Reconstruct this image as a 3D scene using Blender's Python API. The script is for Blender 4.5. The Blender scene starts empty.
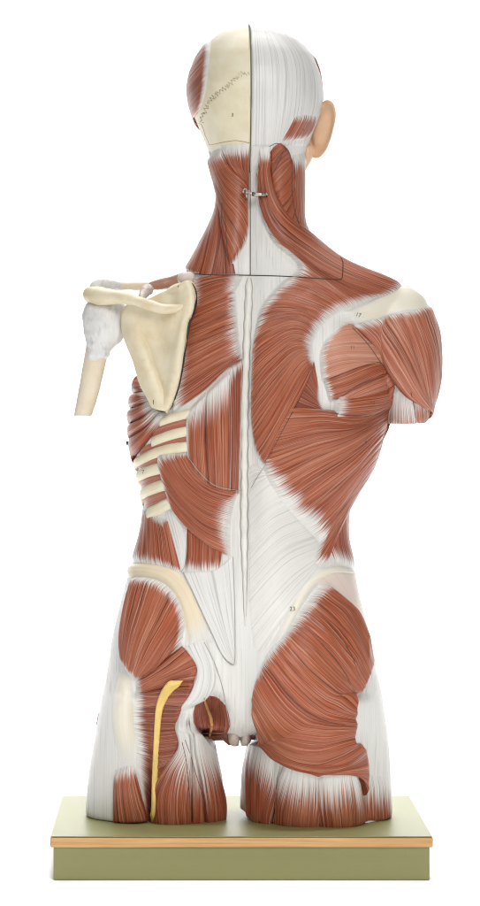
import bpy, bmesh, math, random
import numpy as np
from mathutils import Vector, noise
from mathutils.bvhtree import BVHTree

random.seed(7)
SC = bpy.context.scene
COL = SC.collection

# ------------------------------------------------------------------ camera
# one photo unit (1/480 of the width) is 1 mm on the plane y = 0
F, D0 = 2600.0, 2.6
PX0, PY0 = 180.0, 390.0
XC, ZC = -0.06, 0.467
CAM = Vector((XC, -D0, ZC))

def P(px, py, y=0.0):
    k = (D0 + y) / F
    return Vector((XC + (px - PX0) * k, y, ZC - (py - PY0) * k))

cd = bpy.data.cameras.new('camera'); cam = bpy.data.objects.new('camera', cd); COL.objects.link(cam)
cam.location = CAM; cam.rotation_euler = (math.pi / 2, 0, 0)
cd.sensor_width = 36; cd.lens = 36 * F / 906.0
cd.shift_x = (240 - PX0) / 906.0; cd.shift_y = -(453 - PY0) / 906.0
cd.clip_start = 0.05; cd.clip_end = 60
SC.camera = cam

# ------------------------------------------------------------------ materials
def new_mat(name):
    m = bpy.data.materials.new(name); m.use_nodes = True
    nt = m.node_tree; nt.nodes.clear()
    out = nt.nodes.new('ShaderNodeOutputMaterial'); b = nt.nodes.new('ShaderNodeBsdfPrincipled')
    nt.links.new(b.outputs[0], out.inputs[0])
    return m, nt, b

class N:
    """tiny node helper"""
    def __init__(s, nt): s.nt = nt
    def node(s, t, **kw):
        n = s.nt.nodes.new(t)
        for k, v in kw.items(): setattr(n, k, v)
        return n
    def put(s, sock, v):
        if hasattr(v, 'is_linked') or isinstance(v, bpy.types.NodeSocket): s.nt.links.new(v, sock)
        else: sock.default_value = v
    def math(s, op, a, b=0.0, c=None, clamp=False):
        n = s.node('ShaderNodeMath', operation=op, use_clamp=clamp)
        s.put(n.inputs[0], a); s.put(n.inputs[1], b)
        if c is not None: s.put(n.inputs[2], c)
        return n.outputs[0]
    def vmul(s, v, k):
        n = s.node('ShaderNodeVectorMath', operation='MULTIPLY'); s.put(n.inputs[0], v); n.inputs[1].default_value = k
        return n.outputs[0]
    def vadd(s, v, k):
        n = s.node('ShaderNodeVectorMath', operation='ADD'); s.put(n.inputs[0], v); s.put(n.inputs[1], k)
        return n.outputs[0]
    def noise(s, v, detail=2.0, rough=0.5, scale=1.0):
        n = s.node('ShaderNodeTexNoise'); s.put(n.inputs['Vector'], v)
        n.inputs['Scale'].default_value = scale; n.inputs['Detail'].default_value = detail; n.inputs['Roughness'].default_value = rough
        return n.outputs['Fac']
    def ramp(s, f, stops, interp='LINEAR'):
        n = s.node('ShaderNodeValToRGB'); s.put(n.inputs[0], f); cr = n.color_ramp; cr.interpolation = interp
        while len(cr.elements) < len(stops): cr.elements.new(0.5)
        for e, (p, c) in zip(cr.elements, stops):
            e.position = p; e.color = (*c, 1) if len(c) == 3 else c
        return n.outputs[0]
    def step(s, f, a, b):
        n = s.node('ShaderNodeMapRange', interpolation_type='SMOOTHSTEP'); s.put(n.inputs[0], f)
        n.inputs[1].default_value = a; n.inputs[2].default_value = b
        return n.outputs[0]
    def mix(s, f, a, b):
        n = s.node('ShaderNodeMix', data_type='RGBA'); s.put(n.inputs[0], f)
        for i, v in ((6, a), (7, b)):
            s.put(n.inputs[i], (*v, 1) if isinstance(v, tuple) and len(v) == 3 else v)
        return n.outputs[2]
    def bump(s, h, dist, strength=1.0):
        n = s.node('ShaderNodeBump'); s.put(n.inputs['Height'], h); n.inputs['Distance'].default_value = dist; n.inputs['Strength'].default_value = strength
        return n.outputs[0]

WHITE = (0.735, 0.725, 0.695)

def fibre_mat(name, mid, dark, light, white=WHITE, la=0.48, da=0.7, bump=0.0006, rough=0.38, lthr=0.585, dthr=0.57, amp=2.1):
    """painted muscle: streaks along the fibre direction stored in the UV map, feathered to tendon white by the attribute 'w'"""
    m, nt, b = new_mat(name); n = N(nt)
    uv = n.node('ShaderNodeUVMap', uv_map='fibre').outputs[0]
    at = n.node('ShaderNodeAttribute', attribute_name='w').outputs['Fac']
    warp = n.noise(n.vmul(uv, (70, 130, 1)), 2)
    wv = n.node('ShaderNodeCombineXYZ'); n.put(wv.inputs[1], n.math('MULTIPLY', n.math('SUBTRACT', warp, 0.5), 0.0008))
    uvw = n.vadd(uv, wv.outputs[0])
    fine = n.noise(n.vmul(uvw, (9, 1250, 1)), 2, 0.6)
    bund = n.noise(n.vmul(n.vadd(uvw, (3.1, 7.7, 0)), (5, 420, 1)), 2, 0.6)
    ln = n.noise(n.vmul(n.vadd(uvw, (11.3, 2.9, 0)), (7, 1000, 1)), 1.5, 0.6)
    dk = n.noise(n.vmul(n.vadd(uvw, (5.7, 9.1, 0)), (6, 800, 1)), 2, 0.6)
    big = n.noise(n.vmul(n.vadd(uv, (1.7, 4.4, 0)), (14, 35, 1)), 2, 0.5)
    col = n.mix(n.step(bund, 0.18, 0.66), dark, mid)
    lm = tuple(0.55 * a + 0.45 * c for a, c in zip(mid, light))
    col = n.mix(n.step(fine, 0.42, 0.75), col, lm)
    col = n.mix(n.math('MULTIPLY', n.step(big, 0.45, 0.75), 0.35), col, lm)
    big2 = n.noise(n.vmul(n.vadd(uv, (6.7, 2.2, 0)), (9, 60, 1)), 3, 0.6)
    col = n.mix(n.math('MULTIPLY', n.step(big2, 0.48, 0.72), 0.5), col, dark)
    d2 = tuple(x * 0.42 for x in dark)
    col = n.mix(n.math('MULTIPLY', n.step(dk, dthr, dthr + 0.06), da), col, d2)
    col = n.mix(n.math('MULTIPLY', n.step(ln, lthr, lthr + 0.06), la), col, light)
    fr = n.noise(n.vmul(n.vadd(uvw, (8.2, 1.3, 0)), (4, 1500, 1)), 2.0, 0.55)
    f = n.math('ADD', at, n.math('MULTIPLY', n.math('SUBTRACT', fr, 0.5), amp))
    wm = n.step(f, 0.2, 0.95)
    wcol = n.mix(n.step(fine, 0.35, 0.7), tuple(x * 0.86 for x in white), white)
    col = n.mix(wm, col, wcol)
    n.put(b.inputs['Base Color'], col)
    h = n.math('ADD', n.math('MULTIPLY', fine, 0.45), bund)
    n.put(b.inputs['Normal'], n.bump(h, bump))
    n.put(b.inputs['Roughness'], n.math('ADD', n.math('MULTIPLY', fine, 0.2), rough - 0.1))
    b.inputs['Specular IOR Level'].default_value = 0.34
    return m

M = {}
M['muscle'] = fibre_mat('muscle_paint', (0.34, 0.075, 0.029), (0.180, 0.033, 0.013), (0.60, 0.31, 0.195))
M['muscle_deep'] = fibre_mat('deep_muscle_paint', (0.27, 0.060, 0.031), (0.145, 0.030, 0.016), (0.56, 0.29, 0.20), la=0.5)
M['muscle_pink'] = fibre_mat('pale_muscle_paint', (0.43, 0.135, 0.074), (0.27, 0.070, 0.036), (0.66, 0.40, 0.30), la=0.55)
M['muscle_pale'] = fibre_mat('pink_muscle_paint', (0.52, 0.225, 0.145), (0.40, 0.145, 0.085), (0.68, 0.44, 0.34), la=0.5, da=0.6)
M['intercostal'] = fibre_mat('intercostal_paint', (0.42, 0.15, 0.095), (0.32, 0.10, 0.06), (0.55, 0.28, 0.2), la=0.4, da=0.4)
M['fascia'] = fibre_mat('fascia_paint', (0.70, 0.69, 0.665), (0.62, 0.615, 0.59), (0.77, 0.765, 0.74), la=0.6, da=0.40, bump=0.0004, dthr=0.55)
M['fascia_hatched'] = fibre_mat('hatched_fascia_paint', (0.70, 0.69, 0.655), (0.65, 0.64, 0.60), (0.76, 0.75, 0.72), la=0.6, da=0.34, bump=0.0002, dthr=0.55)
M['crest'] = fibre_mat('crest_bone_paint', (0.745, 0.64, 0.46), (0.72, 0.59, 0.40), (0.76, 0.69, 0.54), la=0.3, da=0.0, bump=0.0001)
M['crest_pale'] = fibre_mat('pale_crest_paint', (0.76, 0.715, 0.60), (0.74, 0.68, 0.54), (0.77, 0.74, 0.66), la=0.3, da=0.0, bump=0.0001)
M['galea'] = fibre_mat('galea_paint', (0.69, 0.685, 0.665), (0.62, 0.615, 0.595), (0.76, 0.755, 0.735), la=0.7, da=0.35, bump=0.0003, dthr=0.54)
M['fascia_pink'] = fibre_mat('pink_fascia_paint', (0.73, 0.62, 0.555), (0.71, 0.57, 0.50), (0.76, 0.67, 0.61), la=0.3, da=0.08, bump=0.0002)

def bone_mat(name, c0, c1, c2, bump=0.0006, rough=0.45):
    m, nt, b = new_mat(name); n = N(nt)
    co = n.node('ShaderNodeTexCoord').outputs['Object']
    a = n.noise(co, 4, 0.6, 45); f = n.noise(co, 3, 0.6, 400)
    sp = n.noise(co, 2, 0.5, 900)
    col = n.ramp(a, [(0.3, c0), (0.52, c1), (0.72, c2)])
    col = n.mix(n.math('MULTIPLY', n.step(sp, 0.62, 0.75), 0.12), col, tuple(x * 0.5 for x in c0))
    n.put(b.inputs['Base Color'], col)
    n.put(b.inputs['Normal'], n.bump(n.math('ADD', a, n.math('MULTIPLY', f, 0.25)), bump))
    b.inputs['Roughness'].default_value = rough
    b.inputs['Specular IOR Level'].default_value = 0.4
    return m
M['bone'] = bone_mat('bone_paint', (0.66, 0.545, 0.355), (0.73, 0.645, 0.465), (0.76, 0.695, 0.55))
M['skull'] = bone_mat('skull_paint', (0.70, 0.625, 0.43), (0.75, 0.685, 0.51), (0.77, 0.72, 0.57), bump=0.0003)
M['cream'] = bone_mat('cream_paint', (0.72, 0.66, 0.52), (0.76, 0.715, 0.60), (0.78, 0.75, 0.66), bump=0.0003)
M['humerus'] = bone_mat('humerus_paint', (0.72, 0.60, 0.45), (0.75, 0.66, 0.51), (0.77, 0.71, 0.60), bump=0.0003)

def white_mat(name, c=WHITE, sx=850, sz=12, grey=0.56, bump=0.0004, da=0.6, ys=0.08):
    m, nt, b = new_mat(name); n = N(nt)
    co = n.node('ShaderNodeTexCoord').outputs['Object']
    wv = n.vadd(co, n.vmul(n.node('ShaderNodeTexNoise').outputs['Color'], (0.0, 0.0, 0.0)))
    s1 = n.noise(n.vmul(co, (sx, sx * ys, sz)), 2, 0.6)
    s2 = n.noise(n.vmul(n.vadd(co, (3, 1, 7)), (sx * 0.8, sx * ys * 0.8, sz * 0.8)), 2, 0.6)
    big = n.noise(co, 3, 0.6, 22)
    col = n.mix(n.step(s1, 0.3, 0.7), tuple(x * 0.93 for x in c), c)
    col = n.mix(n.math('MULTIPLY', n.step(s2, 0.56, 0.68), da), col, (grey * 0.86, grey * 0.85, grey * 0.82))
    col = n.mix(n.math('MULTIPLY', n.step(big, 0.5, 0.75), 0.25), col, (0.70, 0.69, 0.675))
    n.put(b.inputs['Base Color'], col)
    n.put(b.inputs['Normal'], n.bump(n.math('ADD', s1, big), bump))
    b.inputs['Roughness'].default_value = 0.45
    b.inputs['Specular IOR Level'].default_value = 0.4
    return m
M['white'] = white_mat('white_tendon_paint')
M['scalp'] = white_mat('scalp_paint', (0.72, 0.715, 0.69), 420, 7, 0.58, da=0.65)
M['capsule'] = white_mat('joint_capsule_paint', (0.72, 0.715, 0.70), 260, 90, 0.52, bump=0.0005, da=0.4, ys=0.5)
M['ligament'] = white_mat('spine_ligament_paint', (0.74, 0.73, 0.68), 120, 40, 0.62, da=0.4)

def plain_mat(name, c, rough=0.5, metal=0.0, var=0.12, scale=60, bump=0.0):
    m, nt, b = new_mat(name); n = N(nt)
    co = n.node('ShaderNodeTexCoord').outputs['Object']
    a = n.noise(co, 4, 0.6, scale)
    col = n.mix(a, tuple(x * (1 - var) for x in c), tuple(min(1, x * (1 + var)) for x in c))
    n.put(b.inputs['Base Color'], col)
    if bump: n.put(b.inputs['Normal'], n.bump(a, bump))
    b.inputs['Roughness'].default_value = rough; b.inputs['Metallic'].default_value = metal
    return m
M['seam_and_shade'] = plain_mat('dark_seam_and_shade', (0.035, 0.028, 0.022), 0.7)  # joint seams, and the shade in the scapula gap as dark colour
M['plate'] = plain_mat('dark_grey_plate', (0.09, 0.088, 0.075), 0.6)
M['line'] = plain_mat('brown_ink_line', (0.36, 0.27, 0.13), 0.6)
M['crease_and_shade'] = plain_mat('brown_crease_and_shade', (0.10, 0.04, 0.028), 0.6)  # painted crease lines, and shade between muscles put into the colour
M['greyline'] = plain_mat('grey_ink_line', (0.36, 0.34, 0.30), 0.6)
M['ink'] = plain_mat('black_ink', (0.05, 0.045, 0.04), 0.6)
M['metal'] = plain_mat('steel', (0.50, 0.47, 0.42), 0.28, 1.0)
M['dark_metal'] = plain_mat('dark_steel', (0.06, 0.055, 0.06), 0.4, 0.8)
M['skin'] = plain_mat('skin_paint', (0.74, 0.49, 0.315), 0.34, 0, 0.16, 45, 0.0006)
M['nerve'] = plain_mat('nerve_paint', (0.78, 0.56, 0.17), 0.4, 0, 0.14, 120, 0.0005)
M['fat'] = plain_mat('ochre_paint', (0.55, 0.30, 0.11), 0.45, 0, 0.2, 120, 0.0006)
M['umber'] = plain_mat('umber_muscle_paint', (0.20, 0.07, 0.045), 0.4, 0, 0.35, 170, 0.0012)
M['stump'] = plain_mat('reddish_stump_paint', (0.40, 0.21, 0.145), 0.4, 0, 0.3, 120, 0.0008)
M['lobe'] = plain_mat('grey_brown_lobe_paint', (0.50, 0.42, 0.37), 0.4, 0, 0.2, 150, 0.0008)
M['laminate'] = plain_mat('green_laminate', (0.225, 0.223, 0.093), 0.42, 0, 0.05, 500)
M['plinth'] = plain_mat('green_plinth_laminate', (0.235, 0.23, 0.088), 0.45, 0, 0.05, 500)

def wood_mat():
    m, nt, b = new_mat('beech_edge'); n = N(nt)
    co = n.node('ShaderNodeTexCoord').outputs['Object']
    g = n.noise(n.vmul(co, (9, 9, 420)), 3, 0.6); g2 = n.noise(n.vmul(co, (60, 60, 900)), 2, 0.6)
    col = n.ramp(g, [(0.3, (0.44, 0.23, 0.075)), (0.55, (0.57, 0.335, 0.13)), (0.75, (0.66, 0.42, 0.20))])
    col = n.mix(n.math('MULTIPLY', g2, 0.25), col, (0.42, 0.2, 0.07))
    n.put(b.inputs['Base Color'], col); b.inputs['Roughness'].default_value = 0.4
    return m
M['wood'] = wood_mat()

# ------------------------------------------------------------------ things and parts
def thing(name, label, cat, loc):
    o = bpy.data.objects.new(name, None); COL.objects.link(o); o.location = loc
    o['label'] = label; o['category'] = cat
    o.empty_display_size = 0.05
    return o

TOP_Z = 0.042
torso = thing('anatomical_torso', 'life-like muscle torso model with head seen from behind, standing on the green base board', 'anatomical model', (0, 0, TOP_Z))
base = thing('base_board', 'flat olive green display board with beech wood edge under the muscle torso', 'display base', (0, 0, 0))

def link(name, me, mat, parent, label=None):
    o = bpy.data.objects.new(name, me); COL.objects.link(o)
    me.materials.clear(); me.materials.append(mat)
    if parent is not None:
        o.parent = parent
        wl = Vector((0, 0, 0)); q = parent
        while q is not None: wl += q.location; q = q.parent
        o.location = -wl
    if label: o['label'] = label
    return o

def from_bm(name, bm, mat, parent, smooth=True, label=None):
    bmesh.ops.recalc_face_normals(bm, faces=bm.faces[:])
    me = bpy.data.meshes.new(name); bm.to_mesh(me); bm.free()
    if smooth: me.polygons.foreach_set('use_smooth', [True] * len(me.polygons))
    return link(name, me, mat, parent, label)

# ------------------------------------------------------------------ splines
def cr_sample(pts, t):
    """centripetal-ish Catmull-Rom through pts (n,k) at parameters t in [0,1] (array)"""
    pts = np.asarray(pts, float); n = len(pts)
    if n == 2: return pts[0] + (pts[1] - pts[0]) * t[:, None]
    x = np.clip(t, 0, 1) * (n - 1); i = np.minimum(x.astype(int), n - 2); f = (x - i)[:, None]
    ext = np.vstack([2 * pts[0] - pts[1], pts, 2 * pts[-1] - pts[-2]])
    p0, p1, p2, p3 = ext[i], ext[i + 1], ext[i + 2], ext[i + 3]
    return 0.5 * (2 * p1 + (p2 - p0) * f + (2 * p0 - 5 * p1 + 4 * p2 - p3) * f ** 2 + (3 * p1 - p0 - 3 * p2 + p3) * f ** 3)

def arc_resample(pts, n):
    d = cr_sample(pts, np.linspace(0, 1, 120))
    s = np.concatenate([[0], np.cumsum(np.linalg.norm(np.diff(d, axis=0), axis=1))])
    q = np.linspace(0, s[-1], n)
    return np.stack([np.interp(q, s, d[:, k]) for k in range(d.shape[1])], 1), s[-1]

# ------------------------------------------------------------------ lofted body
def loft(bm, rows, nexp=2.3, shrink=2.0, seg=72, cap=True, sub=4.0):
    """rows: (py, left, right, back_mm, front_mm); rings are closed super-ellipses"""
    R = np.array(rows, float)
    n = max(2, int(abs(R[-1, 0] - R[0, 0]) / sub))
    tt = np.linspace(R[0, 0], R[-1, 0], n)
    R2 = np.stack([tt] + [np.interp(tt, R[:, 0], R[:, k]) for k in range(1, 5)], 1)
    ker = np.array([1, 2, 3, 2, 1]) / 9.0
    for k in range(1, 5):
        pad = np.concatenate([[R2[0, k]] * 2, R2[:, k], [R2[-1, k]] * 2])
        R2[:, k] = np.convolve(pad, ker, 'valid')
    rings = []
    for py, xl, xr, bk, fr in R2:
        cx, w = (xl + xr) / 2, max(1.0, (xr - xl) / 2 - shrink); ring = []
        for i in range(seg):
            a = 2 * math.pi * i / seg; c, s = math.cos(a), math.sin(a)
            ex = 2.0 / nexp
            X = cx + w * math.copysign(abs(c) ** ex, c)
            d = (max(bk - shrink, 1) if s < 0 else max(fr - shrink, 1)) / 1000.0
            y = d * math.copysign(abs(s) ** ex, s)
            p = P(X, py, 0); ring.append(bm.verts.new((p.x, y, p.z)))
        rings.append(ring)
    for a, b in zip(rings, rings[1:]):
        for i in range(seg): bm.faces.new((a[i], a[(i + 1) % seg], b[(i + 1) % seg], b[i]))
    if cap: bm.faces.new(rings[0]); bm.faces.new(rings[-1][::-1])
    return rings

bm = bmesh.new()
TORSO = [(135, 216, 300, 42, 38), (150, 213, 303, 46, 42), (168, 215, 304, 46, 46), (185, 218, 304, 45, 48), (210, 216, 303.5, 47, 50), (227, 209, 304, 51, 52), (240, 202, 315, 55, 54),
         (255, 194, 334, 61, 56), (267, 187, 362, 66, 58), (274, 183, 378, 68, 59), (280, 180, 391, 71, 60), (288, 174, 405, 74, 62), (300, 166, 408, 78, 65), (312, 158, 400, 80, 68), (324, 152, 392, 82, 70), (345, 145, 390, 85, 78), (380, 138, 390, 86, 85),
         (400, 133, 387, 85, 85), (420, 131, 383, 84, 86), (440, 132, 379, 82, 85), (465, 135, 371, 78, 82), (485, 139.5, 360, 74, 80), (500, 143, 351, 71, 77), (520, 142.5, 348, 70, 75),
         (540, 138, 348.5, 70, 75), (556, 133, 353, 72, 75), (572, 126.5, 356, 75, 76), (590, 121.5, 359, 79, 76), (612, 115.5, 364.5, 84, 76), (640, 109, 372, 89, 76), (664, 106, 377, 92, 76),
         (685, 102.5, 382.5, 92, 76), (706, 98.5, 386.5, 86, 76), (714, 98, 387, 80, 70), (719, 190, 280, 74, 60), (726, 222, 258, 64, 50), (732, 230, 250, 50, 45)]
loft(bm, TORSO, 2.35)
loft(bm, [(690, 101, 208, 78, 70), (720, 95.5, 212, 73, 70), (745, 91, 216, 66, 68), (775, 86, 222.5, 58, 66), (815.5, 82.5, 228, 51, 64)], 2.3)
loft(bm, [(690, 266, 383.5, 84, 70), (720, 257, 388, 80, 70), (745, 252, 391, 74, 68), (775, 247.5, 393, 70, 66), (815.5, 244, 395, 67, 66)], 2.3)
loft(bm, [(284, 388, 408, 12, 12), (287.5, 378, 415, 28, 28), (295, 366, 424, 42, 42), (312, 356, 430, 50, 50), (330, 352, 437.5, 56, 55), (355, 356, 439.5, 56, 55), (380, 370, 439, 50, 50),
          (396, 381, 435, 40, 44), (410, 385, 430, 33, 36), (422.5, 382.5, 430, 32, 34)], 2.1)
me = bpy.data.meshes.new('raw'); bm.to_mesh(me); bm.free()
tmp = bpy.data.objects.new('raw', me); COL.objects.link(tmp)
md = tmp.modifiers.new('r', 'REMESH'); md.mode = 'VOXEL'; md.voxel_size = 0.0032
sm = tmp.modifiers.new('s', 'SMOOTH'); sm.factor = 0.5; sm.iterations = 14
dg = bpy.context.evaluated_depsgraph_get()
body_me = bpy.data.meshes.new_from_object(tmp.evaluated_get(dg))
bpy.data.objects.remove(tmp)

# broad relief of the back: (px, py, rx, ry, mm), + towards the viewer
BUMPS = [(246, 330, 9, 70, -5), (245, 440, 9, 70, -5), (245, 540, 9, 60, -5),
         (222, 430, 15, 60, 4), (272, 480, 18, 60, 4), (222, 545, 16, 40, 4), (268, 560, 18, 40, 3),
         (345, 365, 24, 26, 5), (318, 380, 10, 26, -3), (345, 445, 26, 32, 3),
         (300, 692, 34, 48, 17), (336, 640, 26, 34, 5), (315, 745, 30, 16, 6),
         (150, 625, 22, 34, 5), (158, 715, 20, 24, -10), (170, 672, 16, 12, -5), (186, 735, 14, 26, 6), (121, 705, 10, 24, 6),
         (240, 690, 14, 30, -7), (213, 716, 9, 12, -26), (151, 800, 5, 40, -12), (128, 800, 14, 30, 3), (190, 800, 24, 30, 4),
         (319, 800, 3.5, 40, -5), (279, 796, 4, 34, -4), (300, 800, 14, 30, 3), (342, 798, 14, 28, 5), (376, 790, 10, 40, -8), (362, 806, 5, 24, -8),
         (270, 250, 16, 26, -3), (231, 215, 10, 40, 3), (281, 200, 9, 40, 4), (249, 200, 6, 60, -4), (224, 245, 3, 22, -3)]
nv = len(body_me.vertices)
co = np.empty(nv * 3); body_me.vertices.foreach_get('co', co); co = co.reshape(-1, 3)
nr = np.empty(nv * 3); body_me.vertex_normals.foreach_get('vector', nr); nr = nr.reshape(-1, 3)
k = F / (D0 + co[:, 1]); vx = PX0 + (co[:, 0] - XC) * k; vy = PY0 + (ZC - co[:, 2]) * k
wgt = np.clip(-nr[:, 1] * 1.6, 0, 1); dy = np.zeros(nv)
for bx, by, rx, ry, a in BUMPS: dy += 1.35 * a / 1000 * np.exp(-0.5 * (((vx - bx) / rx) ** 2 + ((vy - by) / ry) ** 2))
co[:, 1] -= dy * wgt
co[:, 2] = np.maximum(co[:, 2], TOP_Z + 0.0003)
body_me.vertices.foreach_set('co', co.ravel()); body_me.update()
body_me.polygons.foreach_set('use_smooth', [True] * len(body_me.polygons))
body_me.name = 'torso_body'
body = link('torso_body', body_me, M['white'], torso)

# head: one loft split at the midline into bare skull and scalp-covered half
HEAD = [(27.5, 238, 262, 8, 8), (29, 229, 272, 22, 22), (32, 221, 283, 36, 38), (37, 214, 293, 49, 53), (45, 205, 304, 61, 66), (58, 196, 315, 75, 80), (74, 189.5, 321, 84, 90), (90, 187, 323, 88, 95),
        (108, 190, 323, 87, 96), (122, 195.5, 319, 82, 95), (135, 201, 312.5, 74, 92), (146, 205.5, 308, 65, 88), (158, 210, 305, 55, 84), (170, 213, 302, 44, 78), (182, 219, 298, 34, 72), (200, 230, 290, 10, 66)]
XM = 0.0088
def head_bm(): 
    b = bmesh.new(); loft(b, HEAD, 2.15, 1.0, 120, True, 2.0); return b
def half(side, gap):
    b = head_bm()
    r = bmesh.ops.bisect_plane(b, geom=b.verts[:] + b.edges[:] + b.faces[:], plane_co=(XM + side * gap, 0, 0), plane_no=(side, 0, 0), clear_inner=True)
    ed = [e for e in r['geom_cut'] if isinstance(e, bmesh.types.BMEdge)]
    bmesh.ops.edgeloop_fill(b, edges=ed)
    return b
def hmesh(nm, b):
    return b
skull = from_bm('skull', half(-1, 0.0005), M['skull'], torso, label='bare cream skull half')
scalp = from_bm('scalp', half(1, 0.0005), M['scalp'], torso, label='white fibrous scalp half')
for o in (skull, scalp):   # keep the cut edge crisp
    for p in o.data.polygons:
        if abs(p.normal.x) > 0.999 and len(p.vertices) > 8: p.use_smooth = False
b = head_bm()
bmesh.ops.bisect_plane(b, geom=b.verts[:] + b.edges[:] + b.faces[:], plane_co=(XM - 0.00038, 0, 0), plane_no=(-1, 0, 0), clear_outer=True)
bmesh.ops.bisect_plane(b, geom=b.verts[:] + b.edges[:] + b.faces[:], plane_co=(XM + 0.00038, 0, 0), plane_no=(1, 0, 0), clear_outer=True)
hc = P(250, 100, 0)
for v in b.verts:
    v.co.y *= 1.008; v.co.z = hc.z + (v.co.z - hc.z) * (1.03 if v.co.z > hc.z else 1.0)
bmesh.ops.holes_fill(b, edges=[e for e in b.edges if e.is_boundary], sides=0)
from_bm('parting_plate', b, M['plate'], torso, False)

# ------------------------------------------------------------------ ray casting on the body
def bvh_of(objs):
    V, Fc, off = [], [], 0
    for o in objs:
        wl = Vector((0, 0, 0)); q = o
        while q is not None: wl += q.location; q = q.parent
        for v in o.data.vertices: V.append(v.co + wl)
        for p in o.data.polygons: Fc.append([i + off for i in p.vertices])
        off += len(o.data.vertices)
    return BVHTree.FromPolygons(V, Fc)
BV = bvh_of([body, skull, scalp])

def pix_ray(px, py):
    return Vector(((px - PX0) / F, 1.0, -(py - PY0) / F)).normalized()
def cast(px, py, cx, bv=None, woff=0.06):
    bv = bv or BV
    h, nrm, _, _ = bv.ray_cast(CAM, pix_ray(px, py))
    if h is not None: return h, nrm
    if py > 800 or (px > 374 and 419 < py < 436):
        for dn_ in range(1, 16):
            h, nrm, _, _ = bv.ray_cast(CAM, pix_ray(px, py - dn_))
            if h is not None: return h, nrm
    s = 1.0 if px > cx else -1.0
    q = px; lo = None
    for _ in range(160):
        q -= s * 0.5
        h, nrm, _, _ = bv.ray_cast(CAM, pix_ray(q, py))
        if h is not None: break
    if h is None:
        p = P(px, py, 0); r = bv.find_nearest(p); return r[0], r[1]
    d = abs(px - q) / 1000.0
    o = Vector((h.x + s * woff, h.y + d, h.z))
    h2, n2, _, _ = bv.ray_cast(o, Vector((-s, 0, 0)))
    if h2 is None or abs(h2.x - h.x) > 0.03: return h, nrm
    return h2, n2

def prof(x): x = np.clip(x, 0, 1); return np.sqrt(np.maximum(0, 1 - (1 - x) ** 2))

PATCHES = []
SEED = [0]
def grid_mesh(name, top, bot, uvs, wa, mat, parent, label=None):
    nu, nvv = top.shape[:2]; n = nu * nvv
    V = np.vstack([top.reshape(-1, 3), bot.reshape(-1, 3)])
    idx = np.arange(n).reshape(nu, nvv)
    q = np.stack([idx[:-1, :-1], idx[1:, :-1], idx[1:, 1:], idx[:-1, 1:]], -1).reshape(-1, 4)
    per = np.concatenate([idx[0, :], idx[1:, -1], idx[-1, -2::-1], idx[-2:0:-1, 0]])
    nx = np.roll(per, -1)
    m_ = len(per); V = np.vstack([V, V[per], V[per + n]])
    i0 = np.arange(m_) + 2 * n; i1 = np.roll(i0, -1)
    side = np.stack([i0, i1, i1 + m_, i0 + m_], -1)
    faces = np.vstack([q, q[:, ::-1] + n, side[:, ::-1]])
    e1 = top[1, 1] - top[0, 0]
    a = top[nu // 2 + 1 if nu > 2 else 1, nvv // 2] - top[nu // 2, nvv // 2]
    bb = top[nu // 2, min(nvv - 1, nvv // 2 + 1)] - top[nu // 2, nvv // 2]
    nn = np.cross(a, bb); ref = top[nu // 2, nvv // 2] - bot[nu // 2, nvv // 2]
    if np.dot(nn, ref) < 0: faces = faces[:, ::-1]
    me = bpy.data.meshes.new(name); me.from_pydata(V.tolist(), [], faces.tolist())
    me.polygons.foreach_set('use_smooth', [True] * len(me.polygons))
    ul = me.uv_layers.new(name='fibre')
    li = np.empty(len(me.loops), int); me.loops.foreach_get('vertex_index', li)
    U2 = np.vstack([uvs.reshape(-1, 2)] * 2); U2 = np.vstack([U2, U2[per], U2[per]])
    ul.data.foreach_set('uv', U2[li].astype(np.float32).ravel())
    at = me.attributes.new('w', 'FLOAT', 'POINT'); wr = wa.ravel(); at.data.foreach_set('value', np.concatenate([wr, wr, wr[per], wr[per]]).astype(np.float32))
    o = link(name, me, mat, parent, label)
    PATCHES.append(o)
    return o

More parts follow.
